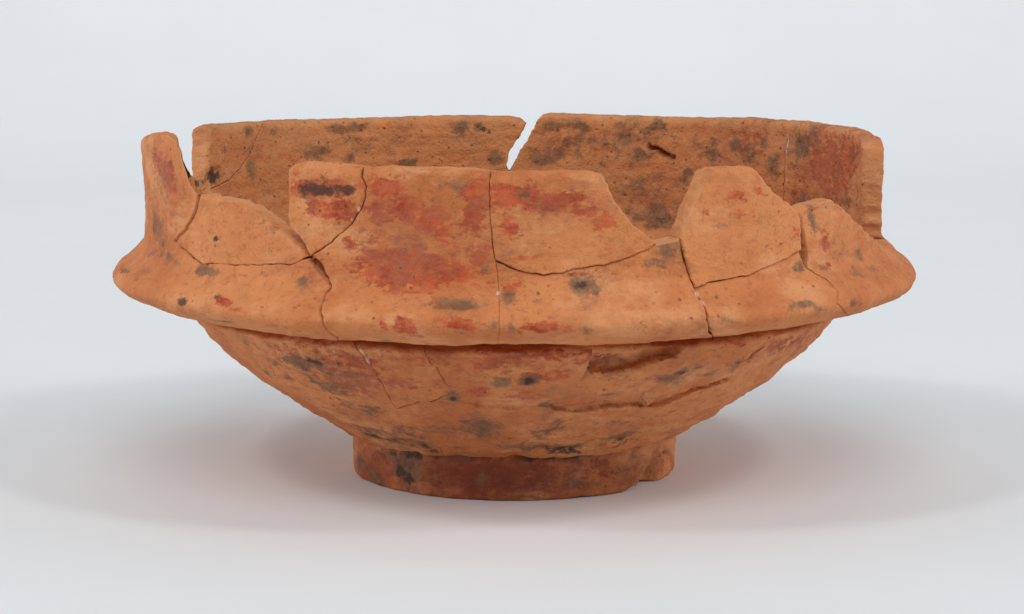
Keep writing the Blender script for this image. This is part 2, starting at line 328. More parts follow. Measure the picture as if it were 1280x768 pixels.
SHERDS = [
    (['gr_1', '-crack_a', '-b_under', '-c_right', '-c_top', '-c_back', 'seam_l'], 'left flange sherd with a broken stub of upright wall', 3.2, 0.4, (0.0, 0.0)),
    (['b_under', '-b_top'], 'low plain wall sherd with a rounded broken top', 3.2, -2.2, (0.3, -0.5)),
    (['d_left', 'd_top', 'd_e'], 'small wall sherd with a dark red band', 3.2, 1.3, (-0.5, 0.3)),
    (['crack_a', 'gr_2', '-e_g', '-e_f', '-e_top', 'd_e'], 'wide wall and flange sherd with mottled red slip', 3.2, 0.0, (0, 0)),
    (['f_top', 'f_right', 'f_g', '-e_f'], 'wall sherd with red slip and a sloping broken side', 3.2, 1.9, (0.3, -0.5)),
    (['e_g', 'gr_3', '-g_j', '-g_i', '-g_top', 'f_g'], 'flange sherd with a dark stain below the wall', 3.2, -0.5, (0, 0)),
    (['i_left', 'i_top', 'i_right', 'i_j', '-g_i'], 'plain orange wall sherd with broken corners', 3.2, 2.1, (0.4, -0.9)),
    (['g_j', 'gr_4', '-j_k', '-j_notch', 'i_j'], 'flange sherd with grey streaks along its edge', 3.2, -0.6, (0, 0)),
    (['j_k', 'gr_5', '-seam_r', '-k_top', '-k_left'], 'right flange sherd with a low knob of broken wall', 3.2, 0.5, (0, 0)),
    (['seam_r', 'gr_6', '-m2_3', '-m3_top', '-m3_corner', '-m3_end'], 'upright wall sherd ending in a thick bare break', 3.2, 0.0, (0, 0)),
    (['m2_3', 'gr_7', '-m12_p', '-m2_left', '-m2_top'], 'back wall sherd with a dark slit in its inner face', 3.2, 0.0, (0, 0)),
    (['m12_n', 'gr_8', '-seam_l', '-m1_left', '-m0_1', '-m1_top', '-m1_right'], 'long back wall sherd with brown stains inside', 3.2, 0.0, (0, 0)),
    (['m0_1', '-m0_left', '-m0_top'], 'back wall corner sherd with a dark hollow', 3.2, 0.8, (0, 0)),
    (['body_foot', 'body_back_r', 'bg_r', 'body_x', 'b2_b1', 'b1_a', 'bg_l', 'body_back_l'], 'conical underside of the bowl, flaked and stained', 3.6, 0.0, (0, 0)),
    (['bg_2', 'b_2', 'b2_b1', 'b1_a'], 'small tapering underside sherd between two joins', 3.2, 0.9, (0, 0.2)),
    (['bg_3', 'body_x', '-b_2'], 'broad underside sherd with a chipped upper edge', 3.2, 0.5, (0, 0)),
]
BLOBS = {
    'slip': [(-29.48, 208.85, 80.98, 37.39, 0.58), (-5.54, 240.25, 93.15, 19.09, 0.42), (-17.77, 194.0, 48.87, 16.97, 0.4), (-41.79, 231.65, 49.32, 16.97, 0.4), (-13.42, 526.42, 53.48, 51.18, 0.34), (11.08, 251.06, 62.14, 14.58, 0.35), (35.32, 254.99, 73.6, 9.28, 0.35), (-27.79, 568.95, 40.72, 12.2, 0.8), (-25.73, 547.1, 31.97, 15.65, 0.75), (-31.32, 571.18, 8.59, 15.91, 0.6), (-17.86, 572.66, 25.79, 15.38, 0.75), (-19.09, 549.12, 16.8, 16.97, 0.6), (-14.73, 550.18, 25.29, 17.24, 0.8), (-11.95, 538.72, 24.77, 13.79, 0.85), (-9.86, 525.36, 10.53, 13.79, 0.75), (-15.69, 498.52, 49.8, 13.79, 0.75), (-15.67, 478.79, 67.49, 15.38, 0.8), (-8.99, 480.28, 52.5, 15.38, 0.75), (-13.18, 463.63, 61.03, 8.49, 0.5), (-19.15, 516.45, 23.34, 15.38, 0.5), (-20.92, 490.04, 26.61, 11.93, 0.6), (-5.68, 572.03, 15.5, 18.83, 0.75), (-5.49, 540.42, 15.58, 29.96, 0.7), (-4.64, 502.02, 13.89, 20.42, 0.7), (-23.1, 513.48, 11.64, 8.75, 0.5), (0.54, 563.65, 29.23, 16.97, 0.85), (5.58, 560.04, 38.88, 11.14, 0.85), (9.18, 548.59, 19.29, 7.69, 0.8), (12.28, 537.77, 12.45, 11.93, 0.85), (-0.54, 536.39, 12.09, 15.38, 0.6), (0.97, 500.54, 21.62, 4.24, 0.65), (-8.44, 518.78, 17.54, 10.34, 0.55), (3.64, 414.94, 23.73, 8.22, 0.85), (0.53, 467.55, 17.09, 9.28, 0.5), (8.33, 482.93, 21.9, 4.24, 0.55), (-13.76, 418.23, 11.52, 7.96, 0.85), (-6.71, 418.97, 23.89, 6.1, 0.75), (-16.57, 415.58, 5.16, 5.04, 0.6), (-12.5, 401.79, 10.17, 8.22, 0.5), (12.2, 513.8, 16.1, 5.83, 0.5), (19.04, 495.02, 13.18, 6.89, 0.55), (-40.87, 428.41, 18.07, 5.83, 0.65), (-37.87, 420.14, 14.97, 3.45, 0.6), (-65.3, 577.86, 24.76, 15.11, 0.7), (-60.1, 563.54, 19.14, 20.42, 0.7), (-58.47, 505.84, 17.34, 7.42, 0.5), (-28.7, 230.27, 57.08, 19.09, 0.7), (-33.09, 186.26, 62.27, 25.72, 0.6), (-15.28, 246.08, 37.61, 12.46, 0.55), (-2.28, 250.32, 50.77, 17.24, 0.7), (4.93, 221.58, 42.83, 11.4, 0.6), (-6.15, 190.5, 25.39, 13.52, 0.65), (1.0, 187.85, 34.57, 8.75, 0.55), (5.95, 251.17, 30.58, 11.14, 0.6), (-10.55, 256.58, 30.94, 7.69, 0.5), (54.32, 239.29, 84.12, 10.08, 0.6), (-33.39, 248.41, 53.84, 12.46, 0.5), (32.33, 560.25, 15.44, 5.3, 0.6), (35.86, 562.27, 7.2, 5.3, 0.6), (33.0, 539.04, 15.5, 7.16, 0.5), (42.87, 514.43, 10.83, 17.77, 0.6), (26.88, 543.28, 8.02, 5.3, 0.45), (50.36, 500.75, 16.54, 14.58, 0.5), (50.08, 473.81, 30.88, 9.02, 0.5), (-14.27, 418.12, 7.43, 5.3, 0.5), (24.43, 480.17, 5.94, 6.89, 0.3), (22.35, 237.81, 23.42, 7.16, 0.4)],
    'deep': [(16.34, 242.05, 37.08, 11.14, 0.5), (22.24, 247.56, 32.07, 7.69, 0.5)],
    'slip_in': [(107.61, 551.03, 77.83, 50.91, 0.75), (100.34, 570.54, 64.67, 29.96, 0.7), (131.82, 559.3, 38.83, 31.82, 0.5), (118.57, 497.57, 38.63, 20.95, 0.6), (-136.3, 535.96, 17.63, 10.87, 0.4), (142.72, 506.05, 41.5, 16.44, 0.4)],
    'wash': [(-0.45, 174.06, 379.6, 118.8, 0.42), (22.75, 198.77, 147.44, 70.8, 0.45), (-15.69, 517.4, 72.07, 59.93, 0.65), (-5.18, 527.59, 19.09, 59.66, 0.6), (5.05, 553.25, 51.84, 22.27, 0.6), (-31.28, 207.15, 97.17, 63.38, 0.75), (-45.66, 233.88, 87.96, 28.9, 0.45), (-13.18, 250.53, 62.9, 17.24, 0.55), (-62.87, 570.12, 42.0, 32.88, 0.65), (-27.53, 565.56, 36.35, 15.65, 0.6), (-0.38, 246.72, 71.61, 22.01, 0.6), (9.85, 466.6, 34.67, 23.34, 0.6), (54.75, 236.43, 114.63, 17.5, 0.7), (28.37, 236.53, 50.12, 18.56, 0.5), (5.64, 424.38, 23.9, 9.02, 0.35), (53.62, 489.4, 49.4, 27.05, 0.5), (-16.34, 84.64, 191.98, 38.72, 0.5), (-38.01, 108.19, 88.13, 38.18, 0.6), (26.39, 99.6, 88.4, 35.53, 0.5)],
    'wash_in': [(135.62, 552.41, 101.24, 42.96, 0.6), (110.66, 544.03, 109.07, 61.52, 0.8), (171.45, 554.21, 72.41, 44.55, 0.5), (154.39, 485.37, 76.51, 43.22, 0.65)],
    'stain': [(-36.34, 209.8, 91.15, 38.45, 0.55), (-25.41, 77.54, 162.61, 35.27, 0.52), (31.76, 209.8, 83.84, 19.89, 0.5), (-0.57, 89.95, 185.95, 28.64, 0.5), (-13.43, 517.93, 71.16, 51.44, 0.28), (8.08, 456.41, 75.99, 22.01, 0.28), (-63.73, 527.9, 48.52, 55.95, 0.52), (58.91, 453.44, 67.78, 16.44, 0.4), (50.36, 500.75, 47.92, 36.06, 0.36), (31.61, 422.79, 75.83, 12.2, 0.36), (6.11, 574.47, 51.73, 10.08, 0.3), (-40.55, 515.81, 74.04, 17.77, 0.25), (-6.46, 444.43, 45.33, 9.02, 0.85), (-12.63, 440.5, 18.38, 5.83, 0.65), (-1.16, 462.35, 11.86, 19.09, 0.75), (-3.99, 489.29, 7.8, 15.11, 0.55), (-8.71, 574.26, 19.12, 13.79, 0.5), (-7.29, 582.85, 15.61, 8.49, 0.45), (-15.7, 508.81, 18.26, 8.49, 0.45), (-11.69, 561.0, 10.6, 10.08, 0.4), (-8.99, 484.52, 21.05, 6.89, 0.5), (0.75, 566.19, 13.75, 8.49, 0.5), (9.28, 464.58, 24.17, 18.83, 0.75), (22.01, 506.9, 21.18, 13.79, 0.7), (20.21, 490.35, 28.41, 8.75, 0.5), (-0.3, 414.2, 7.9, 10.08, 0.6), (-2.56, 420.14, 6.31, 6.63, 0.6), (8.66, 409.74, 8.1, 12.99, 0.45), (-49.3, 466.17, 28.21, 9.28, 0.8), (-36.89, 472.01, 15.83, 7.69, 0.75), (-47.95, 504.14, 7.84, 3.45, 0.7), (-35.94, 521.86, 21.03, 7.96, 0.65), (-42.1, 537.13, 18.44, 4.51, 0.45), (-30.14, 466.17, 16.18, 14.58, 0.7), (-74.36, 434.88, 26.79, 5.83, 0.75), (-65.02, 472.75, 61.88, 8.75, 0.7), (-67.52, 501.7, 30.86, 22.54, 0.75), (-59.91, 470.31, 40.37, 8.49, 0.6), (-56.98, 550.81, 16.86, 14.85, 0.5), (-63.8, 486.01, 27.87, 9.02, 0.6), (44.42, 474.34, 13.6, 7.16, 0.75), (49.2, 468.61, 20.33, 9.28, 0.75), (60.88, 476.35, 16.38, 8.75, 0.7), (61.42, 454.19, 30.14, 9.02, 0.6), (39.77, 423.32, 28.81, 6.36, 0.6), (33.5, 413.35, 37.6, 6.89, 0.5), (50.73, 416.53, 14.35, 7.16, 0.55), (44.15, 417.8, 25.14, 5.3, 0.55), (47.72, 524.93, 11.05, 22.54, 0.6), (48.23, 536.28, 15.68, 5.3, 0.5), (50.36, 500.75, 10.09, 22.54, 0.4), (-39.97, 220.52, 58.93, 20.95, 0.8), (-38.06, 184.24, 45.81, 19.62, 0.75), (-47.27, 212.14, 34.59, 10.87, 0.55), (-33.04, 129.19, 38.17, 19.36, 0.7), (-37.82, 139.59, 45.21, 16.97, 0.6), (-26.16, 238.02, 12.2, 17.5, 0.6), (-11.45, 176.92, 12.17, 12.46, 0.85), (-2.45, 210.23, 18.61, 14.32, 0.85), (2.29, 216.17, 19.45, 11.93, 0.8), (-6.52, 105.54, 32.15, 21.21, 0.85), (-10.66, 113.07, 20.52, 11.14, 0.6), (6.01, 160.69, 17.4, 11.67, 0.75), (9.14, 115.93, 14.37, 9.28, 0.7), (11.95, 185.3, 26.39, 9.02, 0.65), (17.36, 182.54, 20.35, 6.89, 0.6), (29.74, 218.93, 19.0, 13.79, 0.75), (32.02, 223.91, 16.76, 8.75, 0.65), (26.92, 208.11, 21.5, 10.34, 0.6), (24.54, 177.45, 14.03, 9.02, 0.7), (42.24, 210.76, 17.0, 14.05, 0.7), (45.62, 214.26, 16.28, 9.02, 0.5), (69.67, 214.15, 104.0, 19.09, 0.6), (-35.53, 37.65, 150.64, 19.89, 0.7), (-14.63, 38.08, 77.11, 14.58, 0.6), (8.44, 40.62, 164.46, 16.97, 0.75), (30.55, 61.1, 87.34, 18.56, 0.7), (21.94, 103.63, 50.05, 9.81, 0.5), (-40.28, 61.31, 83.37, 17.24, 0.6), (-48.76, 187.21, 92.19, 10.61, 0.5), (27.25, 203.12, 19.14, 8.75, 0.5), (37.63, 543.81, 12.41, 10.61, 0.5), (28.88, 527.69, 14.82, 3.45, 0.45), (34.81, 567.15, 6.87, 7.16, 0.4), (-24.95, 587.94, 19.76, 4.24, 0.35), (-43.53, 399.03, 46.91, 12.73, 0.5), (-19.11, 372.62, 31.37, 16.0, 0.5)],
    'soot': [(-49.28, 420.56, 11.16, 6.89, 0.85), (-42.83, 433.08, 8.14, 5.04, 0.7), (-48.14, 503.19, 6.03, 3.18, 0.7), (-27.79, 567.25, 30.69, 6.89, 0.8), (-23.53, 569.48, 23.15, 5.3, 0.6), (-30.02, 564.71, 8.58, 7.96, 0.6), (-18.34, 562.27, 9.28, 10.34, 0.5), (-15.38, 556.97, 5.45, 5.3, 0.5), (-20.93, 511.57, 7.73, 8.49, 0.5), (9.28, 464.58, 12.13, 12.73, 0.45), (-74.87, 431.49, 15.12, 2.65, 0.6), (2.29, 214.68, 7.6, 6.1, 0.6), (-2.47, 207.15, 8.83, 6.63, 0.5), (-11.45, 176.92, 6.09, 7.42, 0.6), (-66.56, 577.12, 20.23, 9.55, 0.45), (-36.93, 227.41, 24.42, 10.08, 0.55), (-37.51, 194.64, 17.29, 11.14, 0.5), (13.57, 31.5, 116.61, 12.99, 0.6), (32.29, 47.94, 60.33, 13.79, 0.55), (-25.89, 25.56, 92.23, 11.67, 0.5), (-42.19, 43.38, 78.83, 11.93, 0.5), (29.96, 215.85, 8.62, 6.1, 0.5), (-13.4, 476.88, 8.95, 5.3, 0.4), (-59.76, 565.56, 14.12, 9.28, 0.4), (-0.32, 476.67, 3.45, 3.18, 0.5)],
    'stain_in': [(168.42, 552.19, 72.75, 28.64, 0.56), (142.81, 551.77, 82.02, 32.62, 0.52), (157.67, 569.48, 74.9, 24.4, 0.52), (132.74, 548.27, 60.61, 42.96, 0.55), (-148.62, 564.07, 78.54, 22.01, 0.44), (-167.5, 543.5, 85.02, 19.89, 0.3), (154.39, 490.89, 76.33, 32.62, 0.56), (-122.14, 558.56, 70.31, 31.56, 0.3), (-148.67, 581.47, 44.74, 9.81, 0.85), (-141.76, 552.09, 28.03, 14.05, 0.9), (-147.72, 539.15, 13.48, 7.42, 0.8), (-169.81, 575.42, 15.73, 10.08, 0.85), (-173.12, 576.27, 9.63, 9.02, 0.7), (-159.78, 529.28, 20.03, 8.75, 0.75), (-165.2, 523.87, 14.74, 5.57, 0.6), (-176.55, 533.84, 16.85, 12.2, 0.75), (172.97, 580.62, 19.25, 13.26, 0.8), (168.15, 579.98, 19.4, 10.08, 0.75), (175.2, 535.01, 28.93, 13.26, 0.85), (171.44, 539.68, 19.42, 11.14, 0.7), (160.03, 581.15, 12.45, 6.63, 0.6), (156.02, 540.1, 25.54, 13.26, 0.75), (152.6, 582.63, 15.39, 7.69, 0.8), (146.16, 521.11, 9.47, 7.69, 0.85), (135.66, 565.24, 20.9, 12.99, 0.85), (141.92, 549.86, 14.16, 8.49, 0.65), (126.6, 535.12, 20.17, 21.21, 0.8), (128.87, 565.98, 12.84, 12.73, 0.6), (118.21, 570.97, 34.96, 28.9, 0.85), (152.64, 449.62, 46.62, 29.96, 0.9), (157.25, 479.22, 15.35, 10.61, 0.7), (147.74, 458.32, 18.78, 34.21, 0.7), (157.59, 528.65, 12.62, 10.87, 0.6), (-112.33, 530.66, 31.06, 13.52, 0.9), (-109.61, 585.71, 17.08, 30.49, 0.7), (-125.32, 533.74, 15.39, 14.85, 0.75), (-124.54, 583.8, 13.9, 8.49, 0.6), (-131.73, 580.73, 15.5, 6.36, 0.5), (98.11, 576.91, 30.4, 39.78, 0.5), (118.57, 497.57, 38.63, 14.85, 0.6), (100.46, 509.87, 27.42, 20.15, 0.6), (165.35, 499.37, 24.51, 11.14, 0.4), (-135.28, 472.11, 11.94, 6.36, 0.6), (147.95, 564.28, 39.95, 8.75, 0.5)],
    'soot_in': [(-112.89, 530.34, 28.37, 10.34, 0.8), (-108.69, 526.74, 19.79, 8.22, 0.6), (118.97, 575.85, 23.17, 18.83, 0.35), (126.6, 532.99, 13.57, 12.73, 0.4), (152.63, 445.59, 32.56, 17.5, 0.4), (-174.47, 576.16, 4.82, 6.63, 0.5), (-175.52, 570.54, 4.78, 4.51, 0.5), (168.4, 520.05, 4.89, 4.51, 0.6), (94.06, 514.54, 20.0, 19.89, 0.5)],
    'chalk': [(-25.17, 249.58, 3.59, 9.28, 0.75), (-24.83, 237.7, 3.65, 7.69, 0.75), (-25.73, 258.17, 3.59, 3.71, 0.7), (-2.21, 461.4, 3.4, 3.45, 0.8), (24.74, 451.96, 2.75, 5.57, 0.9), (24.93, 439.02, 2.91, 5.83, 0.9), (-21.69, 548.48, 2.84, 5.3, 0.7), (-22.68, 536.92, 3.87, 3.45, 0.6), (-1.94, 485.16, 4.32, 2.39, 0.5), (1.83, 480.91, 12.11, 2.0, 0.5), (-32.39, 487.7, 3.43, 2.39, 0.5), (-33.81, 269.2, 4.62, 5.04, 0.5), (-15.32, 477.2, 2.0, 4.24, 0.5), (-37.89, 222.53, 4.54, 4.51, 0.4)],
    'chalk_in': [(122.67, 568.85, 3.67, 25.19, 0.7), (122.38, 521.54, 3.67, 14.85, 0.6), (-140.04, 563.54, 14.4, 2.12, 0.5)],
    'stain_foot': [(-39.32, 31.18, 65.41, 22.0, 0.85), (-53.8, 11.01, 54.52, 10.0, 0.75), (-71.0, 22.92, 42.4, 20.0, 0.6), (20.88, 19.51, 54.16, 9.0, 0.8), (3.41, 9.76, 32.26, 5.0, 0.5), (45.87, 42.61, 33.04, 10.0, 0.7), (-24.26, 51.16, 151.37, 8.0, 0.6), (16.39, 51.14, 143.85, 6.0, 0.7)],
    'soot_foot': [(-41.18, 20.63, 55.01, 16.0, 0.6), (17.87, 17.36, 14.5, 4.0, 0.7), (22.41, 19.09, 12.44, 5.0, 0.7), (-53.8, -2.73, 77.88, 5.0, 0.6), (-34.01, 47.87, 83.24, 6.0, 0.6), (13.45, 52.62, 118.25, 5.0, 0.7), (-15.21, 19.83, 143.01, 18.0, 0.33)],
    'slip_foot': [(-53.8, 36.46, 54.52, 8.0, 0.4), (-18.17, 33.57, 96.83, 25.0, 0.75), (-0.85, 35.61, 138.02, 25.0, 0.8), (-12.29, 15.56, 141.24, 12.0, 0.7), (28.7, 30.58, 78.66, 20.0, 0.5)],
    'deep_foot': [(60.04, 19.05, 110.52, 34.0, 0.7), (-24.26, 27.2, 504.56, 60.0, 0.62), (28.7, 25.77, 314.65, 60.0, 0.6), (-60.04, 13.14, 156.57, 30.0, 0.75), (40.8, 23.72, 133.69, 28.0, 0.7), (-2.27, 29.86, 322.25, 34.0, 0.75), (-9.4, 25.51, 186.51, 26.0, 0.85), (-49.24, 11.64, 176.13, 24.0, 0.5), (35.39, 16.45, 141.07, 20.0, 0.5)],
    'wash_foot': [(-12.29, 34.67, 353.09, 40.0, 0.9), (42.7, 24.75, 93.9, 30.0, 0.5)],
}
PITS = [
    ('o', [(12.22, 227.84), (14.72, 221.47), (17.87, 224.12), (21.17, 231.34), (24.58, 240.14)], 4.0, 1.2),
    ('o', [(12.05, 248.41), (12.52, 238.55), (12.07, 222.53), (11.63, 212.56)], 5.0, 1.3),
    ('i', [(154.14, 552.62), (152.67, 549.75), (151.2, 543.6), (149.38, 539.78)], 20, 3.0),
    ('i', [(-109.31, 526.31), (-112.89, 530.34), (-116.17, 536.71)], 3.5, 7),
    ('o', [(-28.37, 485.37), (-27.43, 477.94)], 3.0, 2.6),
]
CHIPS = [
    ([(12.23, 245.97), (12.05, 229.11), (14.68, 222.96), (17.82, 225.4), (21.11, 232.61), (24.49, 238.97), (27.16, 242.15), (30.15, 283.52), (20.7, 283.52), (13.0, 283.52)], 17, 3.0, [], 1),
    ([(6.35, 168.01), (11.55, 173.42), (15.21, 178.62), (18.97, 181.48), (22.29, 179.15), (24.5, 170.45), (27.86, 143.09), (22.28, 152.1), (17.26, 150.09), (11.72, 143.09), (7.49, 148.71)], 9, 3.0, [(6.35, 168.01), (11.55, 173.42), (15.21, 178.62), (18.97, 181.48), (22.29, 179.15), (24.36, 172.47)], 11),
    ([(27.42, 141.6), (28.78, 164.83), (31.7, 179.36), (34.85, 191.03), (36.97, 201.53), (41.77, 194.32), (45.21, 185.3), (40.96, 175.65), (36.08, 164.3), (32.88, 147.54)], 9, 3.0, [(27.23, 143.72), (28.78, 164.83), (31.7, 179.36), (34.85, 191.03), (36.97, 201.53), (41.77, 194.32)], 11),
    ([(-12.37, 176.6), (-6.41, 173.21), (-0.46, 165.04), (6.44, 162.39), (-0.47, 149.77), (-6.7, 156.77)], 3.5, 3.0, [(-12.37, 176.6), (-6.41, 173.21), (-0.46, 165.04), (6.44, 162.39)], 9),
    ([(36.8, 233.67), (43.14, 236.32), (47.64, 247.56), (45.7, 231.44), (43.33, 215.43), (38.85, 220.3)], 4.0, 3.0, [(36.8, 233.67), (43.14, 236.32), (47.64, 247.56)], 9),
    ([(-51.86, 543.07), (-48.88, 549.44), (-42.04, 544.24), (-35.92, 526.21), (-42.15, 530.02), (-52.69, 524.51)], 2.4, 4.0, [], 1),
    ([(44.88, 532.89), (48.13, 544.45), (53.42, 543.07), (57.3, 526.84), (50.26, 531.4), (46.77, 525.46)], 3.0, 4.0, [], 1),
]

# ------------------------------------------------------------------ noise for relief
def vnoise(p, seed=0):
    i = np.floor(p).astype(np.int64); f = p - i
    f = f * f * (3 - 2 * f)
    def h(x, y, z):
        n = (x * 374761393 + y * 668265263 + z * 2147483647 + seed * 974634541) & 0xffffffff
        n = ((n ^ (n >> 13)) * 1274126177) & 0xffffffff
        n = ((n ^ (n >> 16)) * 2246822519) & 0xffffffff
        return ((n ^ (n >> 15)) & 0xffff) / 65535.0 * 2 - 1
    out = 0
    for dx in (0, 1):
        for dy in (0, 1):
            for dz in (0, 1):
                w = (f[:, 0] if dx else 1 - f[:, 0]) * (f[:, 1] if dy else 1 - f[:, 1]) * (f[:, 2] if dz else 1 - f[:, 2])
                out = out + w * h(i[:, 0] + dx, i[:, 1] + dy, i[:, 2] + dz)
    return out
def fbm(p, octaves=4, seed=0, gain=0.5):
    o, a = 0, 1.0
    for k in range(octaves):
        o = o + a * vnoise(p * 2.0 ** k, seed + k); a *= gain
    return o

def resample(pts, step):
    out = [pts[0]]
    for a, b in zip(pts[:-1], pts[1:]):
        n = max(1, int(round(math.hypot(b[0] - a[0], b[1] - a[1]) / step)))
        for k in range(1, n + 1):
            t = k / n
            out.append(tuple(a[j] * (1 - t) + b[j] * t for j in range(len(a))))
    return out

KINDS = {'crack': 0, 'break': 1, 'rim': 2, 'joint': 3, 'worn': 4, 'hair': 5}
SKEW = {'c_right': 46.0, 'k_top': 0.0}                  # breaks that run aslant through the wall
def make_line(name):
    kind, jit, pts = LINES[name]
    pts = [(math.radians(p[0]) * RREF, p[1], p[2]) for p in pts]
    pts = resample(pts, 2.3)
    q = np.array(pts)
    n = len(q)
    seed = sum(ord(c) * (i + 3) for i, c in enumerate(name))
    d = np.cumsum(np.concatenate([[0], np.hypot(np.diff(q[:, 0]), np.diff(q[:, 1]))]))
    t = np.gradient(q[:, :2], axis=0)
    t /= np.maximum(1e-6, np.linalg.norm(t, axis=1))[:, None]
    w = np.minimum(1, np.minimum(d, d[-1] - d) / 10.0)
    nz = fbm(np.stack([d / 11.0, np.full(n, seed * 0.37), np.zeros(n)], 1), 3, seed)
    if kind in ('break', 'worn'):
        nz = 1.25 * nz + 0.55 * fbm(np.stack([d / 3.6, np.full(n, seed * 0.53), np.zeros(n)], 1), 2, seed + 9)
    q[:, 0] += -t[:, 1] * nz * jit * w
    q[:, 1] += t[:, 0] * nz * jit * w
    gz = 1 + 0.7 * fbm(np.stack([d / 16.0, np.full(n, seed * 0.71), np.ones(n)], 1), 3, seed + 5)
    sk = SKEW.get(name, 0.0)
    return [(x, y, g * max(0.1, z), KINDS[kind], sk) for (x, y, g), z in zip(q, gz)]
LCACHE = {k: make_line(k) for k in LINES}

def sherd_outline(spec):
    pts = []
    for name in spec:
        rev = name.startswith('-')
        l = LCACHE[name.lstrip('-')]
        l = l[::-1] if rev else l
        if pts and math.hypot(pts[-1][0] - l[0][0], pts[-1][1] - l[0][1]) < 1.0:
            l = l[1:]
        pts += l
    if math.hypot(pts[-1][0] - pts[0][0], pts[-1][1] - pts[0][1]) < 1.0:
        pts.pop()
    a = np.array(pts)
    area = 0.5 * np.sum(a[:, 0] * np.roll(a[:, 1], -1) - np.roll(a[:, 0], -1) * a[:, 1])
    return a if area > 0 else a[::-1].copy()

def inside_poly(P, poly):
    x, y = P[:, 0], P[:, 1]
    res = np.zeros(len(P), bool)
    x0, y0 = poly[:, 0], poly[:, 1]
    x1, y1 = np.roll(x0, -1), np.roll(y0, -1)
    for a, b, c, d in zip(x0, y0, x1, y1):
        if b == d: continue
        m = (b > y) != (d > y)
        res[m] ^= x[m] < (c - a) * (y[m] - b) / (d - b) + a
    return res

def seg_dist(P, poly, closed=True):
    """distance to an outline and the index of the nearest point"""
    best = np.full(len(P), 1e9); idx = np.zeros(len(P), int)
    n = len(poly)
    for i in range(n if closed else n - 1):
        a, b = poly[i, :2], poly[(i + 1) % n, :2]
        lo, hi = np.minimum(a, b) - 40, np.maximum(a, b) + 40
        m = np.nonzero((P[:, 0] > lo[0]) & (P[:, 0] < hi[0]) & (P[:, 1] > lo[1]) & (P[:, 1] < hi[1]))[0]
        if len(m) == 0: continue
        ab = b - a; L = max(1e-9, ab @ ab)
        t = np.clip(((P[m] - a) @ ab) / L, 0, 1)
        d = np.hypot(P[m, 0] - a[0] - t * ab[0], P[m, 1] - a[1] - t * ab[1])
        k = d < best[m]
        best[m[k]] = d[k]
        idx[m[k]] = np.where(t[k] < 0.5, i, (i + 1) % n)
    return best, idx

def blob_field(kind, X, S):
    f = np.zeros(len(X))
    for (th, s, rx, rs, w) in BLOBS.get(kind, ()):
        dx = ((X / RREF - math.radians(th) + math.pi) % (2 * math.pi) - math.pi) * RREF / rx; ds = (S - s) / rs
        d2 = dx * dx + ds * ds
        f = np.maximum(f, w * np.exp(-0.75 * d2))
    return f

def polar(th, r, z):
    return np.stack([r * np.sin(th), -r * np.cos(th), z], 1)

def relief(P3, X, S, outer):
    """height of the surface above the drawn section, in units"""
    ring = np.stack([X / 900.0, S / 9.0, np.zeros(len(X))], 1)
    if outer:
        h = 1.7 * fbm(P3 / 70.0, 3, 5) + 0.55 * fbm(ring, 2, 9) + 0.75 * fbm(P3 / 11.0, 3, 3)
        lower = np.clip((S_GROOVE - S) / 20, 0, 1)      # the underside is rougher and flaked
        h = h + lower * (2.1 * fbm(P3 / np.array([34.0, 34.0, 13.0]), 3, 17) + 1.0 * fbm(P3 / np.array([15.0, 15.0, 6.0]), 2, 23))
    else:
        h = 1.6 * fbm(P3 / 60.0, 3, 31) + 0.9 * fbm(P3 / 14.0, 3, 37) + 0.5 * fbm(ring, 2, 41)
    for (side, pts, depth, half) in PITS:
        if (side == 'o') != outer: continue
        line = np.array([(math.radians(a) * RREF, b) for a, b in pts])
        d, _ = seg_dist(np.stack([X, S], 1), line, False)
        wob = half * (1 + 0.5 * fbm(P3 / 6.0, 2, 51))
        h = h - depth * np.clip((wob - d) / 2.2 + 0.5, 0, 1)
    cut = np.zeros(len(X))
    if outer:
        for (pts, depth, soft, crest, reach) in CHIPS:
            poly = np.array([(math.radians(a) * RREF, b) for a, b in pts])
            Q = np.stack([X, S], 1) + 1.6 * np.stack([fbm(P3 / 9.0, 2, 61), fbm(P3 / 9.0, 2, 67)], 1)
            d, _ = seg_dist(Q, poly)
            ins = inside_poly(Q, poly)
            sd = np.where(ins, d, -d)
            k = np.clip((sd + soft * 0.3) / soft, 0, 1)
            if crest:                                  # flaked away more and more below its crest
                cl = np.array([(math.radians(a) * RREF, b) for a, b in crest])
                dc, _ = seg_dist(Q, cl, False)
                k = k * np.clip(dc / reach, 0.05, 1)
            cut = np.maximum(cut, k * (depth + 1.5 * fbm(P3 / 12.0, 3, 71)))
    return h, cut

S_GROOVE = 283.52
BOWL = bpy.data.objects.new('bowl', None)
col.objects.link(BOWL)
BOWL['label'] = 'broken terracotta bowl on a low foot, mended from sherds, with worn red slip'
BOWL['category'] = 'bowl'

def add_mesh(name, verts, faces, attrs, parent, label=None):
    me = bpy.data.meshes.new(name)
    me.from_pydata((np.asarray(verts) * U).tolist(), [], faces)
    for k, v in attrs.items():
        a = me.attributes.new(k, 'FLOAT', 'POINT')
        a.data.foreach_set('value', np.asarray(v, np.float32))
    me.shade_smooth()
    me.materials.append(CLAY)
    o = bpy.data.objects.new(name, me)
    col.objects.link(o)
    o.parent = parent
    if label: o['label'] = label
    return o

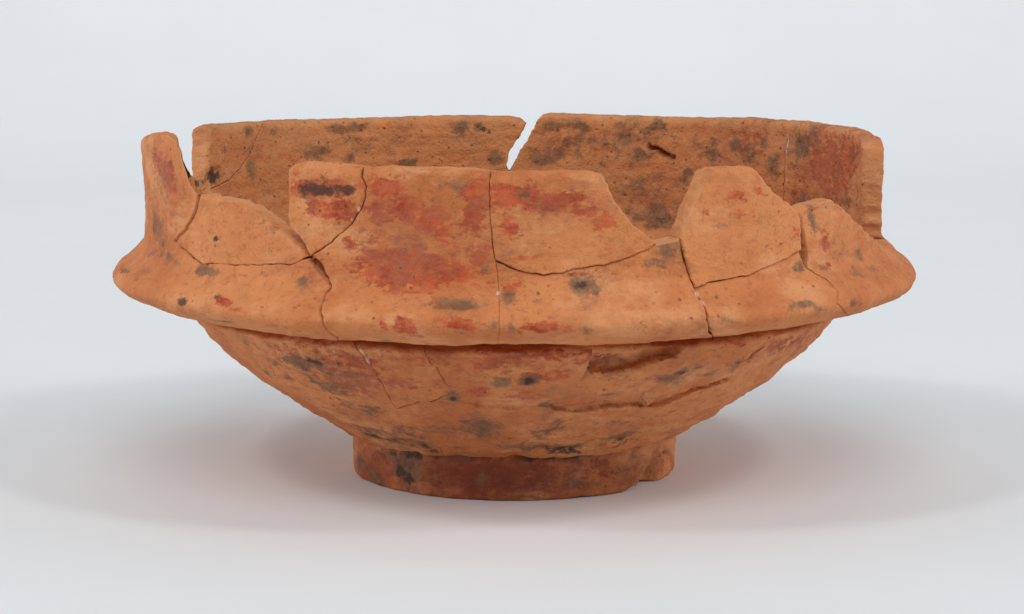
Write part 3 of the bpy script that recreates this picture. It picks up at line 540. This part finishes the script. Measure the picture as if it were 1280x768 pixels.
def sherd(spec, label, spacing, push, tilt):
    A = sherd_outline(spec)
    n = len(A)
    # open the joint: move each outline point inwards by its own gap
    t = np.roll(A[:, :2], -1, 0) - np.roll(A[:, :2], 1, 0)
    t /= np.maximum(1e-6, np.linalg.norm(t, axis=1))[:, None]
    nin = np.stack([-t[:, 1], t[:, 0]], 1)
    B = A.copy()
    B[:, :2] += nin * A[:, 2:3]
    poly = B[:, :2]
    rings = []
    for off in (0.8, 1.8, 3.2, 6.0):
        r = poly + nin * off
        rings.append((r, off))
    # a triangular lattice inside, and rings along the edge for its rounding
    lo, hi = poly.min(0), poly.max(0)
    ys = np.arange(lo[1], hi[1], spacing * 0.866)
    G = np.concatenate([np.stack([np.arange(lo[0] + (i % 2) * spacing / 2, hi[0], spacing), np.full(len(np.arange(lo[0] + (i % 2) * spacing / 2, hi[0], spacing)), y)], 1) for i, y in enumerate(ys)])
    rng = np.random.default_rng(len(spec) * 7 + n)
    G = G + rng.uniform(-0.2, 0.2, G.shape) * spacing
    G = G[inside_poly(G, poly)]
    d, _ = seg_dist(G, poly)
    keep = [G[d > 7.5]]
    for r, off in rings:
        m = inside_poly(r, poly)
        r = r[m]
        d, _ = seg_dist(r, poly)
        keep.append(r[d > off * 0.93])
    I = np.concatenate(keep)
    allp = np.concatenate([poly, I])
    vs, es, fs, ov, oe, of = delaunay_2d_cdt([Vector(p) for p in allp.tolist()], [], [list(range(n))], 1, 1e-4)
    V = np.array([(v.x, v.y) for v in vs])
    m = len(V)
    d, idx = seg_dist(V, poly)
    bd = np.array([len(o) > 0 and min(o) < n for o in ov])
    d[bd] = 0
    kind = A[idx, 3].astype(int)
    kind = np.where(bd, np.array([A[min(o), 3] if (len(o) and min(o) < n) else 0 for o in ov]).astype(int), kind)
    X, S = V[:, 0], V[:, 1]
    th = X / RREF
    ro, zo, ri, zi = section(S)
    Po, Pi = polar(th, ro, zo), polar(th, ri, zi)
    # outward direction from the section's slope
    e = 1.5
    ra, za, _, _ = section(S - e); rb, zb, _, _ = section(S + e)
    tr, tz = rb - ra, zb - za
    L = np.maximum(1e-6, np.hypot(tr, tz))
    N = polar(th, tz / L, -tr / L)
    _, _, ra, za = section(S - e); _, _, rb, zb = section(S + e)
    tr, tz = rb - ra, zb - za
    L = np.maximum(1e-6, np.hypot(tr, tz))
    Ni = polar(th, -tz / L, tr / L)
    h, cut = relief(Po, X, S, True)
    Po = Po + N * h[:, None] - polar(th, cut, np.zeros(m))
    h, _ = relief(Pi, X, S, False)
    Pi = Pi + Ni * h[:, None]
    # rounded edges: the two faces close in on each other near an edge
    th_loc = np.linalg.norm(Po - Pi, axis=1)
    nz = fbm(Po / 12.0, 2, 77)
    def blend(v, w=3):                        # ease edge settings into each other along the outline
        return sum(np.roll(v, k) for k in range(-w, w + 1)) / (2 * w + 1)
    ek = A[:, 3].astype(int)
    e_rad = blend(np.choose(ek, [1.5, 1.7, 9.5, 2.0, 3.6, 0.9]))
    e_dep = blend(np.choose(ek, [1.2, 1.2, 9.0, 1.0, 2.8, 0.55]))
    e_rim = blend(np.where(ek == 2, 1.0, np.where(ek == 4, 0.8, 0.0)))
    e_skew = blend(A[:, 4], 6)
    rad = e_rad[idx] * (1 + 0.4 * nz)
    f = np.clip(d / np.maximum(rad, 0.5), 0, 1)
    f = np.sqrt(np.clip(1 - (1 - f) ** 2, 0, 1))
    depth = e_dep[idx] * (1 - f)
    depth = np.minimum(depth, th_loc * 0.48)
    if np.any(e_skew):
        k = e_skew[idx] * np.exp(-d / 45.0)
        tang = np.stack([np.cos(th), np.sin(th), np.zeros(m)], 1)
        Pi = Pi + (tang * nin[idx, 0:1] + np.array([[0, 0, 1.0]]) * nin[idx, 1:2]) * k[:, None]
        th_loc = np.linalg.norm(Po - Pi, axis=1)
    u = (Pi - Po) / th_loc[:, None]
    Po = Po + u * depth[:, None]
    Pi = Pi - u * depth[:, None]
    # the sherd as mended: a hair proud or shy, a hair tilted
    cth, cs = X.mean(), S.mean()
    k = push + tilt[0] * (X - cth) / 60.0 + tilt[1] * (S - cs) / 60.0
    rad_dir = polar(th, np.ones(m), np.zeros(m))
    Po = Po + rad_dir * k[:, None]; Pi = Pi + rad_dir * k[:, None]
    # faces
    faces = [tuple(q[::-1]) if False else tuple(q) for q in fs]
    loop = [None] * n
    for j, o in enumerate(ov):
        for q in o:
            if q < n: loop[q] = j
    loop = [q for q in loop if q is not None]
    verts = [Po, Pi]
    F = [tuple(q) for q in faces] + [tuple(m + i for i in q[::-1]) for q in faces]
    # the edge itself, with three rows of its own for roughness
    rows = [loop]
    base = 2 * m
    nl = len(loop)
    ed = []
    for r in (0.25, 0.5, 0.75):
        p = Po[loop] * (1 - r) + Pi[loop] * r
        nn = polar(th[loop], np.zeros(nl), np.ones(nl)) * nin[:nl, 1:2] if nl == n else 0
        if nl == n:
            tang = np.stack([np.cos(th[loop]), np.sin(th[loop]), np.zeros(nl)], 1)
            inward = tang * nin[:, 0:1] + nn
            amp = -1.6 * (1 - abs(r - 0.5)) * e_rim + (1 - e_rim) * (2.2 * np.clip(fbm(p / 10.0, 4, 83), -1.0, 1.0) + 0.6)
            amp = np.where(A[:, 3] == 3, 0, amp)
            p = p + inward * amp[:, None]
        ed.append(p)
        rows.append(list(range(base, base + nl))); base += nl
    rows.append([m + q for q in loop])
    for a, b in zip(rows[:-1], rows[1:]):
        for i in range(nl):
            j = (i + 1) % nl
            F.append((a[j], a[i], b[i], b[j]))
    V3 = np.concatenate([Po, Pi] + ed)
    z0, ze = np.zeros(m), np.zeros(3 * nl)
    at = {}
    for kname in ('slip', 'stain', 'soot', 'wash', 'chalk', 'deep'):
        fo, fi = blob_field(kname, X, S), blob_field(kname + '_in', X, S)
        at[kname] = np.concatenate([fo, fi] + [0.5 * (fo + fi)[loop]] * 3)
    rawb = 1 - e_rim if nl == n else np.ones(nl)
    rv = np.where((kind == 1) & (d < 3), 0.7, 0.0)
    at['raw'] = np.concatenate([rv, rv] + [rawb] * 3)
    at['inside'] = np.concatenate([z0, z0 + 1, ze + 0.5])
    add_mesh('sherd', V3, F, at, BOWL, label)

for (spec, label, spacing, push, tilt) in SHERDS:
    sherd(spec, label, spacing, push, tilt)

# ------------------------------------------------------------------ the foot ring and the floor of the bowl
FOOT = [(0, 84), (120, 84), (175, 80), (193, 72), (195, 60), (200, 52), (200, 34), (199.5, 12), (199, 4), (197, 0), (194, 0), (178, 0), (165, 0), (160, 4), (150, 14), (100, 16), (0, 16)]
FOOT_CHIP = [(47, 83, 36, 23)]
def foot():
    p = np.array(chaikin([np.array(k, float) for k in FOOT], 3))
    d = np.concatenate([[0], np.cumsum(np.hypot(np.diff(p[:, 0]), np.diff(p[:, 1])))])
    ss = np.arange(0, d[-1], 2.2)
    r, z = np.interp(ss, d, p[:, 0]), np.interp(ss, d, p[:, 1])
    nt, ns = 560, len(ss)
    # finer in front, where the foot shows
    th = np.linspace(-math.pi, math.pi, nt, endpoint=False)
    TH, RR = np.meshgrid(th, r, indexing='ij'); _, ZZ = np.meshgrid(th, z, indexing='ij')
    T, R_, Z = TH.ravel(), RR.ravel(), ZZ.ravel()
    P = polar(T, R_, Z)
    tr, tz = np.gradient(r), np.gradient(z)
    L = np.hypot(tr, tz)
    nr, nzv = np.tile(tz / L, nt), np.tile(-tr / L, nt)
    N = polar(T, nr, nzv)
    side = np.clip((R_ - 150) / 20, 0, 1)
    h = side * (1.5 * fbm(P / 60.0, 3, 101) + 0.8 * fbm(P / np.array([16, 16, 9.0]), 3, 103))
    P = P + N * h[:, None]
    P[:, 2] = np.maximum(P[:, 2], 0.0)
    raw = np.zeros(len(P))
    for (a0, a1, z1, depth) in FOOT_CHIP:        # a bite out of the foot's lower edge
        c, w = math.radians((a0 + a1) / 2), math.radians((a1 - a0) / 2)
        u = (T - c) / w
        wob = 0.10 * fbm(P / 9.0, 3, 111)
        top = z1 * np.clip(1 - u * u, 0, 1) ** 0.7 * (1 + wob)
        sd = np.where(np.abs(u) < 1, top - Z, -1.0)
        on = (R_ > 150)
        hol = np.clip((0.22 - u + 0.25 * (Z - 18) / z1) / 0.45, 0, 1)      # a deep hollow, then a rounded lump left standing
        hol = hol * hol * (3 - 2 * hol)
        lump = 3.0 + 6.0 * np.clip((Z - 10) / 26, 0, 1) ** 2
        cutd = (lump + (depth - lump) * hol + 1.8 * fbm(P / 8.0, 3, 113)) * np.clip(sd / 5.0, 0, 1) * on
        P = P - polar(T, np.ones(len(T)), np.zeros(len(T))) * cutd[:, None]
        edge = np.clip(1 - np.abs(u + 1.05) / 0.28, 0, 1) * on * (R_ > 185)
        P[:, 2] += np.clip(9 - Z, 0, 9) * 0.75 * edge
        P[:, 2] += np.clip(sd / 5.0, 0, 1) * on * np.clip(3.0 - Z, 0, 3) * hol
        raw = np.maximum(raw, np.clip(sd / 4.0, 0, 1) * (R_ > 150))
    F = []
    for i in range(nt):
        j = (i + 1) % nt
        for k in range(ns - 1):
            F.append((i * ns + k, j * ns + k, j * ns + k + 1, i * ns + k + 1))
    at = {}
    X = T * RREF
    for kname in ('slip', 'stain', 'soot', 'wash', 'chalk', 'deep'):
        at[kname] = blob_field(kname + '_foot', X, Z) * (1 - 0.3 * raw) * (R_ > 150)
    at['raw'] = raw * 0.1
    at['inside'] = np.zeros(len(P))
    add_mesh('foot_ring', P, F, at, BOWL, 'low foot ring, darkened, with a bite out of its edge')
foot()
